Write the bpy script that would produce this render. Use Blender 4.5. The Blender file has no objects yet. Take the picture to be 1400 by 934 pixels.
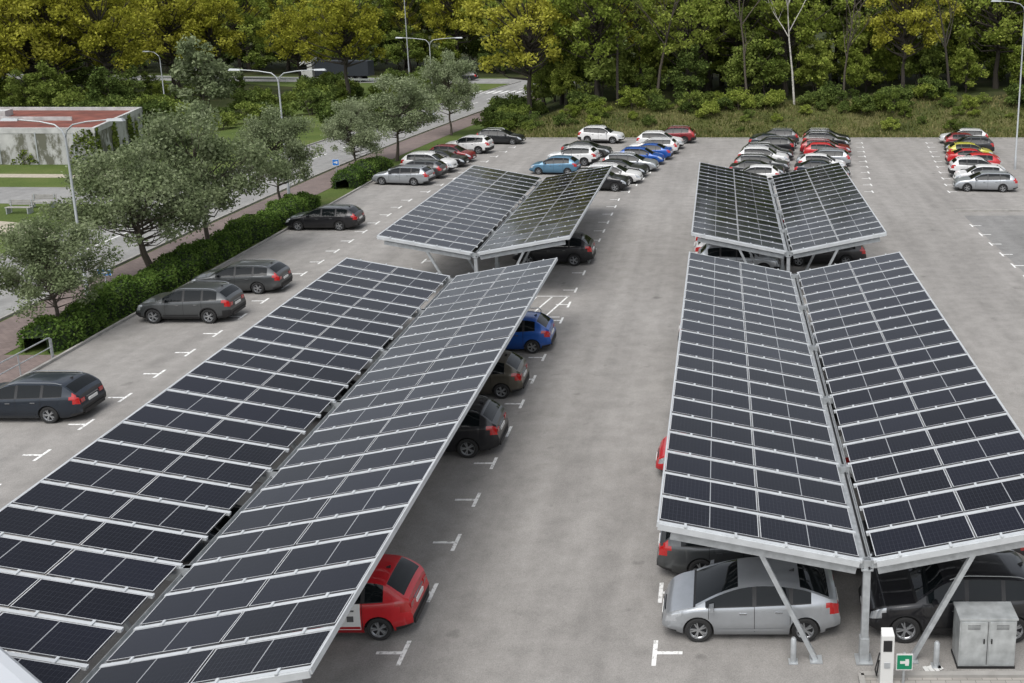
import bpy, math, random
import numpy as np
from mathutils import Vector, Matrix
R=math.radians
random.seed(7)
scene=bpy.context.scene
COL=scene.collection

# ------------------------------------------------------------------ materials
def newmat(name):
    m=bpy.data.materials.new(name); m.use_nodes=True
    nt=m.node_tree; b=nt.nodes['Principled BSDF']
    return m,nt,b
def simple(name,col,rough=.6,metal=0,coat=0,spec=.5,var=0,scale=8):
    m,nt,b=newmat(name)
    b.inputs['Base Color'].default_value=(*col,1)
    b.inputs['Roughness'].default_value=rough
    b.inputs['Metallic'].default_value=metal
    b.inputs['Coat Weight'].default_value=coat
    b.inputs['Coat Roughness'].default_value=.06
    b.inputs['Specular IOR Level'].default_value=spec
    if var:
        tc=nt.nodes.new('ShaderNodeTexCoord'); n=nt.nodes.new('ShaderNodeTexNoise')
        n.inputs['Scale'].default_value=scale; n.inputs['Detail'].default_value=6
        nt.links.new(tc.outputs['Object'],n.inputs['Vector'])
        r=nt.nodes.new('ShaderNodeValToRGB')
        r.color_ramp.elements[0].position=.3; r.color_ramp.elements[1].position=.7
        r.color_ramp.elements[0].color=(*[c*(1-var) for c in col],1)
        r.color_ramp.elements[1].color=(*[min(1,c*(1+var)) for c in col],1)
        nt.links.new(n.outputs['Fac'],r.inputs['Fac']); nt.links.new(r.outputs['Color'],b.inputs['Base Color'])
    return m
def N(nt,t,**k):
    n=nt.nodes.new(t)
    for a,v in k.items(): setattr(n,a,v)
    return n
def noise(nt,vec,scale,detail=5,rough=.55):
    n=N(nt,'ShaderNodeTexNoise'); n.inputs['Scale'].default_value=scale
    n.inputs['Detail'].default_value=detail; n.inputs['Roughness'].default_value=rough
    nt.links.new(vec,n.inputs['Vector']); return n.outputs['Fac']
def ramp(nt,fac,stops):
    r=N(nt,'ShaderNodeValToRGB'); e=r.color_ramp.elements
    while len(e)<len(stops): e.new(.5)
    for i,(p,c) in enumerate(stops):
        e[i].position=p; e[i].color=(c,c,c,1) if isinstance(c,(int,float)) else (*c,1)
    nt.links.new(fac,r.inputs['Fac']); return r.outputs['Color']
def mix(nt,typ,fac,a,b):
    m=N(nt,'ShaderNodeMix',data_type='RGBA',blend_type=typ)
    if isinstance(fac,(int,float)): m.inputs[0].default_value=fac
    else: nt.links.new(fac,m.inputs[0])
    for s,v in ((6,a),(7,b)):
        if isinstance(v,tuple): m.inputs[s].default_value=(*v,1)
        else: nt.links.new(v,m.inputs[s])
    return m.outputs[2]
def mapping(nt,vec,sc):
    mp=N(nt,'ShaderNodeMapping'); mp.inputs['Scale'].default_value=sc
    nt.links.new(vec,mp.inputs['Vector']); return mp.outputs['Vector']

def asphalt(name,c0,c1):
    m,nt,b=newmat(name); v=N(nt,'ShaderNodeTexCoord').outputs['Object']
    big=noise(nt,v,.1,4,.6); base=ramp(nt,big,[(.3,c0),(.7,c1)])
    st=noise(nt,mapping(nt,v,(.8,.045,1)),1.0,3); base=mix(nt,'MULTIPLY',.9,base,ramp(nt,st,[(.3,.80),(.6,1.0)]))
    mid=noise(nt,v,1.3,6,.65); base=mix(nt,'MULTIPLY',.9,base,ramp(nt,mid,[(.3,.8),(.62,1.05)]))
    sp=noise(nt,v,34,2,.7); base=mix(nt,'MULTIPLY',.9,base,ramp(nt,sp,[(.3,.76),(.7,1.18)]))
    stn=noise(nt,v,1.1,2,.5); base=mix(nt,'MULTIPLY',1,base,ramp(nt,stn,[(.22,.66),(.32,1)]))
    nt.links.new(base,b.inputs['Base Color']); b.inputs['Roughness'].default_value=.9
    b.inputs['Specular IOR Level'].default_value=.25
    return m
M_lot=asphalt('asphalt_lot',(.262,.25,.234),(.32,.306,.288))
M_road=asphalt('asphalt_road',(.25,.247,.24),(.30,.297,.285))
M_dark=asphalt('asphalt_patch',(.205,.202,.195),(.25,.246,.238))

def grassmat(name,c0,c1,c2):
    m,nt,b=newmat(name); v=N(nt,'ShaderNodeTexCoord').outputs['Object']
    base=ramp(nt,noise(nt,v,.18,5,.65),[(.3,c0),(.5,c1),(.72,c2)])
    f=noise(nt,v,7,5,.7); base=mix(nt,'MULTIPLY',.9,base,ramp(nt,f,[(.3,.5),(.7,1.25)]))
    nt.links.new(base,b.inputs['Base Color']); b.inputs['Roughness'].default_value=.95
    b.inputs['Specular IOR Level'].default_value=.1
    return m
M_grass=grassmat('grass',(.065,.095,.025),(.09,.125,.033),(.13,.15,.05))
M_bank=grassmat('bank_grass',(.045,.055,.02),(.085,.095,.03),(.14,.12,.06))
M_floor=grassmat('forest_floor',(.025,.032,.012),(.04,.05,.018),(.075,.065,.035))

def paving(name,c,sx,sy,mort=.02):
    m,nt,b=newmat(name); v=N(nt,'ShaderNodeTexCoord').outputs['Object']
    br=N(nt,'ShaderNodeTexBrick'); br.inputs['Scale'].default_value=1
    br.inputs['Brick Width'].default_value=sx; br.inputs['Row Height'].default_value=sy
    br.inputs['Mortar Size'].default_value=mort*.4
    br.inputs['Color1'].default_value=(*c,1); br.inputs['Color2'].default_value=(*[x*.8 for x in c],1)
    br.inputs['Mortar'].default_value=(*[x*.45 for x in c],1); nt.links.new(v,br.inputs['Vector'])
    base=mix(nt,'MULTIPLY',.8,br.outputs['Color'],ramp(nt,noise(nt,v,.8,6),[(.3,.75),(.7,1.1)]))
    nt.links.new(base,b.inputs['Base Color']); b.inputs['Roughness'].default_value=.9; return m
M_pavers=paving('concrete_pavers',(.36,.34,.31),.35,.175)
M_brickpath=paving('brick_path',(.20,.155,.14),.3,.15)
M_gravel=simple('gravel_path',(.36,.32,.25),.95,var=.2,scale=3)
M_kerb=simple('kerb_concrete',(.30,.29,.27),.9,var=.2,scale=2)

def paintmark():
    m,nt,b=newmat('white_marking'); v=N(nt,'ShaderNodeTexCoord').outputs['Object']
    f=ramp(nt,noise(nt,v,9,5,.7),[(.36,(.36,.35,.33)),(.5,(.78,.78,.76))])
    nt.links.new(f,b.inputs['Base Color']); b.inputs['Roughness'].default_value=.7; return m
M_mark=paintmark()

def leafmat(name,c0,c1,c2,trans=.3,nsc=.45):
    m=bpy.data.materials.new(name); m.use_nodes=True; nt=m.node_tree; nt.nodes.remove(nt.nodes['Principled BSDF'])
    out=nt.nodes['Material Output']; b=N(nt,'ShaderNodeBsdfDiffuse')
    g=N(nt,'ShaderNodeNewGeometry'); v=N(nt,'ShaderNodeTexCoord').outputs['Object']; oi=N(nt,'ShaderNodeObjectInfo')
    a=N(nt,'ShaderNodeMath',operation='MULTIPLY_ADD'); nt.links.new(g.outputs['Random Per Island'],a.inputs[0]); a.inputs[1].default_value=.38
    nz=noise(nt,v,nsc,1); nt.links.new(nz,a.inputs[2])
    a2=N(nt,'ShaderNodeMath',operation='MULTIPLY_ADD'); nt.links.new(oi.outputs['Random'],a2.inputs[0]); a2.inputs[1].default_value=.3
    nt.links.new(a.outputs[0],a2.inputs[2])
    c=ramp(nt,a2.outputs[0],[(.5,c0),(.82,c1),(1.0,c2)])
    nt.links.new(c,b.inputs['Color'])
    if trans:
        t=N(nt,'ShaderNodeBsdfTranslucent'); nt.links.new(c,t.inputs['Color'])
        ms=N(nt,'ShaderNodeMixShader'); ms.inputs[0].default_value=trans
        nt.links.new(b.outputs[0],ms.inputs[1]); nt.links.new(t.outputs[0],ms.inputs[2]); nt.links.new(ms.outputs[0],out.inputs['Surface'])
    else: nt.links.new(b.outputs[0],out.inputs['Surface'])
    return m
L_silver=leafmat('whitebeam_leaves',(.13,.165,.08),(.20,.24,.125),(.28,.32,.19),.3,.7)
L_yellow=leafmat('oak_leaves_yellow',(.16,.17,.022),(.31,.31,.04),(.45,.44,.08),.35)
L_green=leafmat('oak_leaves_green',(.10,.135,.025),(.20,.255,.045),(.33,.38,.085),.35)
L_mid=leafmat('woodland_leaves',(.06,.085,.02),(.13,.175,.036),(.23,.28,.07),.3)
L_dark=leafmat('shrub_leaves',(.045,.065,.018),(.09,.13,.034),(.17,.22,.06),.25)
L_hedge=leafmat('hedge_leaves',(.035,.065,.014),(.075,.13,.028),(.13,.20,.045),.2,1.2)
L_grass=leafmat('tall_grass_blades',(.06,.075,.022),(.115,.13,.038),(.24,.22,.10),.3)
M_bark=simple('bark',(.08,.067,.052),.95)
M_barkd=simple('bark_dark',(.045,.038,.03),.95)
M_birch=simple('birch_bark',(.42,.40,.36),.9,var=.35,scale=4)

M_alu=simple('aluminium_rail',(.54,.56,.57),.45,.25,var=.08,scale=3)
M_galv=simple('galvanised_steel',(.42,.44,.45),.45,.4,var=.15,scale=6)
M_steel=simple('lamp_steel',(.42,.44,.45),.5,.4)
M_under=simple('module_backsheet',(.08,.08,.085),.6)

def pvmat():
    m,nt,b=newmat('pv_module_glass')
    uv=N(nt,'ShaderNodeUVMap').outputs['UV']; s=N(nt,'ShaderNodeSeparateXYZ'); nt.links.new(uv,s.inputs[0])
    def M(op,a,c=None,d=None):
        n=N(nt,'ShaderNodeMath',operation=op)
        for i,x in enumerate((a,c,d)):
            if x is None: continue
            if isinstance(x,(int,float)): n.inputs[i].default_value=x
            else: nt.links.new(x,n.inputs[i])
        return n.outputs[0]
    def edge(x,n,w):
        f=M('FRACT',M('MULTIPLY',x,n)); return M('GREATER_THAN',M('ABSOLUTE',M('SUBTRACT',f,.5)),.5-w)
    u,v=s.outputs[0],s.outputs[1]
    grid=M('MAXIMUM',edge(u,24,.04),edge(v,6,.02))
    mid=M('LESS_THAN',M('ABSOLUTE',M('SUBTRACT',u,.5)),.005)
    fr=M('MAXIMUM',M('GREATER_THAN',M('ABSOLUTE',M('SUBTRACT',u,.5)),.5-.0075),M('GREATER_THAN',M('ABSOLUTE',M('SUBTRACT',v,.5)),.5-.014))
    ob=N(nt,'ShaderNodeTexCoord').outputs['Object']
    isl=N(nt,'ShaderNodeNewGeometry').outputs['Random Per Island']
    cell=ramp(nt,isl,[(.0,(.003,.0035,.007)),(1,(.007,.008,.015))])
    c=mix(nt,'MIX',grid,cell,(.022,.024,.03)); c=mix(nt,'MIX',mid,c,(.28,.29,.30)); c=mix(nt,'MIX',fr,c,(.5,.51,.52))
    nt.links.new(c,b.inputs['Base Color'])
    dirt=noise(nt,ob,1.6,4,.7)
    r=ramp(nt,dirt,[(.3,.06),(.75,.2)]); nt.links.new(r,b.inputs['Roughness'])
    b.inputs['Specular IOR Level'].default_value=.22
    return m
M_pv=pvmat()

def carpaint(name,c,metal=.25,rough=.32):
    m,nt,b=newmat(name); v=N(nt,'ShaderNodeTexCoord').outputs['Object']
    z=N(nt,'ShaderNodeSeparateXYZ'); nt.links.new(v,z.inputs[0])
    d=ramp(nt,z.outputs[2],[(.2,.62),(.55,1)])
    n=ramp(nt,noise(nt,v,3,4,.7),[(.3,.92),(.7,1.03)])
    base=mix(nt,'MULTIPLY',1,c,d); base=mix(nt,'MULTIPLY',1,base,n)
    nt.links.new(base,b.inputs['Base Color']); b.inputs['Metallic'].default_value=metal
    b.inputs['Roughness'].default_value=rough; b.inputs['Coat Weight'].default_value=.6; b.inputs['Coat Roughness'].default_value=.05
    return m
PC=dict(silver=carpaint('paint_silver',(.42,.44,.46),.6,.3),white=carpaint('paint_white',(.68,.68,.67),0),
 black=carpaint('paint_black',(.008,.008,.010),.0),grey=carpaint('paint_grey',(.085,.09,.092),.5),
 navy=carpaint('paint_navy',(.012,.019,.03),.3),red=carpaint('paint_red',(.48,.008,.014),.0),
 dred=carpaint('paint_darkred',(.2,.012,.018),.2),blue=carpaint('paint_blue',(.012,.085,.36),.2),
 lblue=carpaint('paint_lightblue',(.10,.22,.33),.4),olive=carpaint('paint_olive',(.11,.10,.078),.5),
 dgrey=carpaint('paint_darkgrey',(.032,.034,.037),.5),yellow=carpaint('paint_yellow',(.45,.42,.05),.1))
M_cglass=simple('car_glass',(.006,.008,.009),.04,spec=.3)
M_trim=simple('black_trim',(.012,.012,.013),.5)
M_tail=simple('tail_light',(.40,.01,.01),.15,coat=1)
M_head=simple('head_light',(.5,.52,.54),.08,.5,coat=1)
M_plate=simple('number_plate',(.72,.72,.7),.4)
M_chrome=simple('chrome',(.35,.36,.37),.25,.9)
M_tyre=simple('tyre',(.02,.02,.02),.85)
M_rim=simple('alloy_rim',(.42,.43,.44),.3,.7)

# ------------------------------------------------------------------ mesh builder
class MB:
    def __init__(s): s.v=[];s.f=[];s.m=[];s.uv={}
    def face(s,pts,m=0,uv=None):
        i=len(s.v); s.v+= [tuple(p) for p in pts]; s.f.append(tuple(range(i,i+len(pts)))); s.m.append(m)
        if uv: s.uv[len(s.f)-1]=uv
    def box(s,c,d,m=0,rot=None):
        x,y,z=[k/2 for k in d]; P=[Vector(p) for p in [(-x,-y,-z),(x,-y,-z),(x,y,-z),(-x,y,-z),(-x,-y,z),(x,-y,z),(x,y,z),(-x,y,z)]]
        if rot is not None: P=[rot@p for p in P]
        P=[p+Vector(c) for p in P]; s.hexa(P,m)
    def hexa(s,P,m=0,top=None,uv=None):
        i=len(s.v); s.v+=[tuple(p) for p in P]
        for k,f in enumerate([(0,3,2,1),(4,5,6,7),(0,1,5,4),(1,2,6,5),(2,3,7,6),(3,0,4,7)]):
            s.f.append(tuple(i+a for a in f)); s.m.append(top if (k==1 and top is not None) else m)
            if k==1 and uv: s.uv[len(s.f)-1]=uv
    def beam(s,a,b,w,h,m=0,up=(0,0,1)):
        a=Vector(a);b=Vector(b);d=(b-a).normalized();u=Vector(up)
        sd=d.cross(u).normalized()*w/2; uu=sd.cross(d).normalized()*h/2
        s.hexa([a-sd-uu,b-sd-uu,b+sd-uu,a+sd-uu,a-sd+uu,b-sd+uu,b+sd+uu,a+sd+uu],m)
    def tube(s,pts,rad,n=8,m=0,cap=True):
        pts=[Vector(p) for p in pts]; base=len(s.v); ref=Vector((.31,.2,.93))
        for k,p in enumerate(pts):
            d=(pts[min(k+1,len(pts)-1)]-pts[max(k-1,0)]).normalized()
            a=d.cross(ref if abs(d.dot(ref.normalized()))<.97 else Vector((1,0,0))).normalized(); b=d.cross(a)
            r=rad[k] if isinstance(rad,(list,tuple)) else rad
            for j in range(n):
                t=2*math.pi*j/n; s.v.append(tuple(p+a*math.cos(t)*r+b*math.sin(t)*r))
        for k in range(len(pts)-1):
            for j in range(n):
                a0=base+k*n+j;a1=base+k*n+(j+1)%n; s.f.append((a0,a1,a1+n,a0+n)); s.m.append(m)
        if cap:
            s.f.append(tuple(base+j for j in range(n))[::-1]); s.m.append(m)
            s.f.append(tuple(base+(len(pts)-1)*n+j for j in range(n))); s.m.append(m)
    def mesh(s,name,mats,smooth=None):
        me=bpy.data.meshes.new(name); me.from_pydata(s.v,[],s.f)
        for x in mats: me.materials.append(x)
        me.polygons.foreach_set('material_index',s.m)
        if s.uv:
            l=me.uv_layers.new(name='UVMap')
            for fi,uv in s.uv.items():
                p=me.polygons[fi]
                for k,li in enumerate(p.loop_indices): l.data[li].uv=uv[k]
        if smooth:
            me.polygons.foreach_set('use_smooth',[True]*len(me.polygons)); me.set_sharp_from_angle(angle=R(smooth))
        me.update(); return me
def obj(name,me,parent=None,loc=(0,0,0),rz=0,sc=None):
    o=bpy.data.objects.new(name,me); COL.objects.link(o); o.location=loc; o.rotation_euler=(0,0,rz)
    if sc: o.scale=sc
    if parent: o.parent=parent
    return o
def empty(name,loc=(0,0,0),rz=0):
    o=obj(name,None,None,loc,rz); o.empty_display_size=.5; return o
def sheet(name,poly,z,mat,parent=None):
    b=MB(); b.face([(x,y,z) for x,y in poly]); return obj(name,b.mesh(name,[mat]),parent)
def strip(name,pts,w,z,mat,parent=None):
    b=MB(); L=[];Rr=[]
    for i,p in enumerate(pts):
        a=pts[max(i-1,0)];c=pts[min(i+1,len(pts)-1)]; d=Vector((c[0]-a[0],c[1]-a[1])).normalized(); n=Vector((-d.y,d.x))*w/2
        L.append((p[0]+n.x,p[1]+n.y,z)); Rr.append((p[0]-n.x,p[1]-n.y,z))
    for i in range(len(pts)-1): b.face([Rr[i],Rr[i+1],L[i+1],L[i]])
    return obj(name,b.mesh(name,[mat]),parent)
def kerb(name,pts,off=0):
    b=MB()
    for i in range(len(pts)-1):
        b.beam((pts[i][0],pts[i][1],.06),(pts[i+1][0],pts[i+1][1],.06),.14,.13)
    return obj(name,b.mesh(name,[M_kerb]))
def curve(pts,n=8):
    out=[]
    for i in range(len(pts)-1):
        p0=Vector(pts[max(i-1,0)]);p1=Vector(pts[i]);p2=Vector(pts[i+1]);p3=Vector(pts[min(i+2,len(pts)-1)])
        for k in range(n):
            t=k/n; out.append(tuple(.5*((2*p1)+(p2-p0)*t+(2*p0-5*p1+4*p2-p3)*t*t+(3*p1-p0-3*p2+p3)*t**3)))
    out.append(tuple(pts[-1])); return out

# ------------------------------------------------------------------ ground
sheet('ground',[(-1500,-300),(1500,-300),(1500,2500),(-1500,2500)],0,M_grass)
sheet('parking_lot',[(-28.9,-40),(75,-40),(75,106.2),(-26.3,106.2),(-28.9,92)],.008,M_lot)
sheet('asphalt_patch',[(17.2,-40),(75,-40),(75,70.5),(17.2,69.5)],.012,M_dark)
kerb('kerb',[(-28.9,-20),(-28.9,92),(-26.3,106.2),(75,106.2)])
kerb('kerb',[(16.9,70.9),(75,71.2)])
rc=curve([(-39,-40),(-39,20),(-39,70),(-37.8,100),(-35,130),(-31.5,158),(-27,190)])
strip('road',rc,8,.012,M_road)
kerb('kerb',[(x+4.1,y) for x,y in rc]); kerb('kerb',[(x-4.1,y) for x,y in rc if y<172])
strip('footpath',[(x+5.9,y) for x,y in rc if y<150],3.2,.02,M_brickpath)
cr=curve([(-260,196),(-150,184),(-80,176),(-30,172),(20,178)])
strip('road',cr,9,.016,M_road)
sheet('forest_floor',[(-300,205),(-150,190),(-80,182),(-30,178),(-30,600),(-700,600)],.012,M_floor)
sheet('forest_floor',[(-160,110),(-72,112),(-62,130),(-60,158),(-80,168),(-160,176)],.008,M_floor)
strip('road',[(-170,79),(-43,76.5)],6.2,.012,M_road)
strip('gravel_path',curve([(-130,66),(-60,68),(-43.2,63)]),2.4,.01,M_gravel)
strip('gravel_path',[(-110,86),(-43,84.5)],1.6,.01,M_gravel)
sheet('paved_area',[(3.3,-20),(40,-20),(40,20.75),(3.3,20.75)],.05,M_pavers)
kerb('kerb',[(3.3,5),(3.3,20.8),(40,20.8)])

# markings -------------------------------------------------
mk=MB()
def T(x,y,sgn,z=.0125):
    l=.46*random.uniform(.93,1.05)
    mk.face([(x-.055,y-l,z),(x+.055,y-l,z),(x+.055,y+l,z),(x-.055,y+l,z)])
    a,b=(x+.055,x+.055+.62) if sgn>0 else (x-.055-.62,x-.055)
    mk.face([(a,y-.055,z),(b,y-.055,z),(b,y+.055,z),(a,y+.055,z)])
for k in range(-2,13): T(-7.72,21.69+2.5*k,-1)
for k in range(-2,12): T(-1.6,21.69+2.5*k,1)
for k in range(-2,22): T(-23.5,22.3+2.5*k,-1)
for k in range(-2,12): T(-17.5,21.69+2.5*k,1)
for k in range(0,9):
    T(-7.72,55+2.5*k,-1);T(-1.6,54+2.5*k,1);T(-17.5,55+2.5*k,1);T(8.5,54+2.5*k,-1)
for k in range(0,12): T(8.5,21.69+2.5*k,-1)
for k in range(0,10): T(17.0,44+2.5*k,1,.0165)
for k in range(0,10):
    yy=78+2.8*k; sh=(yy-78)*.13
    T(18+sh,yy,1);T(-7.2+sh,yy,-1);T(.3+sh,yy,1);T(12+sh*.8,yy,-1);T(-23+sh*.8,yy,-1)
def line(a,b,w=.1,z=.0128):
    a=Vector((*a,0));b=Vector((*b,0));n=(b-a).normalized().cross(Vector((0,0,1)))*w/2
    mk.face([(p.x,p.y,z) for p in (a-n,b-n,b+n,a+n)])
line((-7.9,50.6),(-10.5,50.6));line((-7.9,47.2),(-10.5,47.2))
for k in range(3): line((-8.0-k*.8,50.45),(-8.6-k*.8,47.35))
obj('parking_markings',mk.mesh('parking_markings',[M_mark]))
rm=MB()
def rline(pts,w,dash=None,z=.0175):
    for i in range(len(pts)-1):
        if dash and i%2: continue
        a=Vector((*pts[i],0));b=Vector((*pts[i+1],0));n=(b-a).normalized().cross(Vector((0,0,1)))*w/2
        rm.face([(p.x,p.y,z) for p in (a-n,b-n,b+n,a+n)])
rline(rc,.12,True); rline(cr,.14,True,.0215)
for k in range(7): 
    rm.face([(x,y,.022) for x,y in [(-37.6+k*1.05,152),(-37.1+k*1.05,152),(-36.6+k*1.05,156),(-37.1+k*1.05,156)]])
obj('road_markings',rm.mesh('road_markings',[M_mark]))

# grass bank
def bankz(x,y):
    t=min(1,max(0,(y-107)/13)); t=t*t*(3-2*t)
    s=min(1,max(0,(x+24)/9)); s=s*s*(3-2*s)
    return t*s*(2.3+.02*min(60,max(0,y-120))+ .03*max(0,min(60,x)))+ .12*math.sin(x*.7+y*.3)*math.sin(y*.5)*t*s
bv=[];bf=[];bm_=[];nx,ny=70,45
for j in range(ny):
    y=106.5+(j/(ny-1))**1.8*230
    for i in range(nx):
        x=-24+i*3.2; bv.append((x,y,bankz(x,y)+.01))
for j in range(ny-1):
    for i in range(nx-1):
        a=j*nx+i; bf.append((a,a+1,a+1+nx,a+nx)); bm_.append(1 if bv[a][1]>119+2*math.sin(i) else 0)
me=bpy.data.meshes.new('grass_bank'); me.from_pydata(bv,[],bf); me.materials.append(M_bank); me.materials.append(M_floor)
me.polygons.foreach_set('material_index',bm_)
me.polygons.foreach_set('use_smooth',[True]*len(me.polygons)); obj('grass_bank',me)

# ------------------------------------------------------------------ foliage
def leafverts(P,size,rng,up=.5,asp=.6,jit=.5):
    n=len(P); nr=rng.normal(size=(n,3)); nr/=np.linalg.norm(nr,axis=1)[:,None]; nr[:,2]+=up
    nr/=np.linalg.norm(nr,axis=1)[:,None]
    r=rng.normal(size=(n,3)); t=np.cross(nr,r); t/=np.linalg.norm(t,axis=1)[:,None]; b=np.cross(nr,t)
    s=(size*(1+jit*(rng.random(n)-.5)))[:,None]
    V=np.stack([P+t*s,P+b*s*asp,P-t*s,P-b*s*asp],axis=1).reshape(-1,3)
    return V
def foliage_mesh(name,mb,V,mats):
    base=len(mb.v); nq=len(V)//4
    verts=mb.v+V.tolist(); faces=mb.f+[(base+4*i,base+4*i+1,base+4*i+2,base+4*i+3) for i in range(nq)]
    me=bpy.data.meshes.new(name); me.from_pydata(verts,[],faces)
    for m in mats: me.materials.append(m)
    me.polygons.foreach_set('material_index',mb.m+[1]*nq); me.update(); return me
def tree_mesh(name,H,cr,cb,ncl,nleaf,leaf,seed,tr,bark,leafm,clr=.27,stems=1,flat=.75,inner=.35,twigs=3,limb=1.0):
    rng=np.random.default_rng(seed); rd=random.Random(seed); mb=MB()
    cz=(cb+H)/2; hz=(H-cb)/2
    top=Vector((rd.uniform(-.4,.4),rd.uniform(-.4,.4),cb+hz*1.1))
    trunks=[]
    for s in range(stems):
        off=Vector((rd.uniform(-.3,.3),rd.uniform(-.3,.3),0))*(0 if stems==1 else 1)
        e=top+Vector((rd.uniform(-1,1),rd.uniform(-1,1),0))*(0 if stems==1 else cr*.25)
        pts=[off.lerp(e,k/6)+Vector((rd.uniform(-1,1),rd.uniform(-1,1),0))*H*.01*(k>0) for k in range(7)]
        trunks.append(pts); mb.tube(pts,[tr*(1.25 if k==0 else 1)*(1-.12*k) for k in range(7)],8,0)
    C=[];Rd=[]
    while len(C)<ncl:
        d=rng.normal(size=3); d/=np.linalg.norm(d)
        if d[2]<-.75: continue
        r=inner+(1-inner)*rng.random()**.6
        wob=1+.18*math.sin(3*math.atan2(d[1],d[0])+seed)+.1*math.sin(5*d[2]+seed)
        c=np.array([d[0]*cr*r*wob,d[1]*cr*r*wob,cz+d[2]*hz*r])*1.0
        C.append(c); Rd.append(cr*clr*rng.uniform(.6,1.25))
    for c in C:
        c=Vector(c); tp=rd.choice(trunks); zt=max(cb*.75,min(c.z*.72,top.z)); k=min(5.999,zt/top.z*6); i=int(k)
        a=tp[i].lerp(tp[i+1],k-i); m=a.lerp(c,.5)+Vector((0,0,-.06*H*rd.random()))
        r0=tr*rd.uniform(.22,.42)*limb; mb.tube([a,m,c],[r0,r0*.55,r0*.15],5,0,False)
        for q in range(twigs):
            e=c+Vector((rd.uniform(-1,1),rd.uniform(-1,1),rd.uniform(-.4,1)))*cr*clr
            mb.tube([m.lerp(c,.6),e],[r0*.25,r0*.06],3,0,False)
    w=np.array(Rd)**2; w/=w.sum(); idx=rng.choice(ncl,size=nleaf,p=w)
    d=rng.normal(size=(nleaf,3)); d/=np.linalg.norm(d,axis=1)[:,None]
    rr=rng.random(nleaf)**.45*(1+.35*(rng.random(nleaf)<.12))
    P=np.array(C)[idx]+d*(np.array(Rd)[idx]*rr)[:,None]*np.array([1,1,flat])
    P[:,2]=np.maximum(P[:,2],.1)
    V=leafverts(P,leaf,rng); return foliage_mesh(name,mb,V,[bark,leafm])
def place(name,me,x,y,z=0,s=1,rz=None,parent=None,leafm=None,sz=None):
    o=obj(name,me,parent,(x,y,z),random.uniform(0,6.28) if rz is None else rz,(s,s,(sz or s)))
    if leafm:
        o.material_slots[1].link='OBJECT'; o.material_slots[1].material=leafm
    return o
wb=[tree_mesh('whitebeam_%d'%i,7.8,3.5,1.7,70,19000,.095,20+i,.15,M_bark,L_silver,.24,stems=1+(i%2)) for i in range(3)]
for i,(x,y,h,w) in enumerate([(-30.6,44.4,5.5,5.4),(-31.2,53.3,7.8,7.4),(-30.6,58.6,9.3,7.8),(-31.5,70.7,7.2,5.6),(-31,85,6.5,5),(-30,92.4,8,8),(-29.2,108.7,8.6,6.6)]):
    m=wb[i%3]; o=place('whitebeam_tree',m,x,y); o.scale=(w/7.6,w/7.6,h/7.8)
# woodland
oaks=[tree_mesh('oak_%d'%i,18,6.2,3.6,90,9500,.21,50+i,.33,M_barkd,L_green,.185,twigs=2,limb=1.25,inner=.25) for i in range(4)]
tall=[tree_mesh('tall_%d'%i,20,3.8,4,50,5000,.21,80+i,.22,M_barkd,L_green,.26,twigs=2,limb=1.2,inner=.2) for i in range(2)]
young=[tree_mesh('young_%d'%i,8.5,3.0,.3,34,3600,.2,140+i,.08,M_barkd,L_mid,.3,twigs=1,stems=2) for i in range(3)]
def shrub_mesh(name,seed,n=2200,leaf=.15,r=2.0,h=2.6):
    return tree_mesh(name,h,r,.1,18,n,leaf,seed,.05,M_bark,L_dark,.36,stems=2,twigs=0)
shr=[shrub_mesh('shrub_%d'%i,110+i) for i in range(3)]
def oak(x,y,col,s=1,sz=None,z=None):
    return place('oak_tree',random.choice(oaks),x,y,bankz(x,y) if z is None else z,s,leafm=col,sz=sz)
for x,y,c,s in [(-23.1,121,L_yellow,1.0),(-14.5,119.5,L_green,.95),(-52,141,L_yellow,.95),(-4,122,L_green,.85),(-84,128,L_yellow,1.0),(-99,122,L_yellow,1.05),(-92,142,L_yellow,1.05),(-73,146,L_yellow,.85),(-62,150,L_yellow,.8),(8,124,L_green,.95),(22,122,L_yellow,.85),(34,125,L_green,1.0)]:
    oak(x,y,c,s)
place('willow_tree',young[1],-63.5,124,0,1.15,leafm=L_silver)
wl=empty('woodland')
rd=random.Random(5)
for row,(yy,sp) in enumerate([(129,6.5),(139,7.5),(152,9)]):
    x=-21-row*1.5
    while x<75:
        X=x+rd.uniform(-2,2);Y=yy+rd.uniform(-3,3)
        place('woodland_tree',rd.choice(oaks+tall),X,Y,bankz(X,Y),rd.uniform(.9,1.2),rd.uniform(0,6),wl,rd.choice([L_green,L_mid,L_green,L_yellow,L_mid])); x+=sp*rd.uniform(.8,1.2)
for row,(yy,sp) in enumerate([(121.5,5.5),(128,4.6),(136,4.5),(147,5)]):
    x=-20-row*1.5
    while x<75:
        X=x+rd.uniform(-1.5,1.5);Y=yy+rd.uniform(-2.5,2.5); s=rd.uniform(.5,1.15)
        place('woodland_tree',rd.choice(young),X,Y,bankz(X,Y),s,rd.uniform(0,6),wl,rd.choice([L_mid,L_mid,L_dark,L_green])); x+=sp*rd.uniform(.8,1.2)
for row,(yy,sp) in enumerate([(190,8),(200,8.5),(216,10)]):
    x=-190
    while x<-20:
        X=x+rd.uniform(-2,2);Y=yy+rd.uniform(-3,3)+max(0,(-X-80))*.1
        place('woodland_tree',rd.choice(oaks+tall),X,Y,0,rd.uniform(.95,1.25),rd.uniform(0,6),wl,rd.choice([L_yellow,L_green,L_green])); x+=sp*rd.uniform(.8,1.2)
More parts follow.
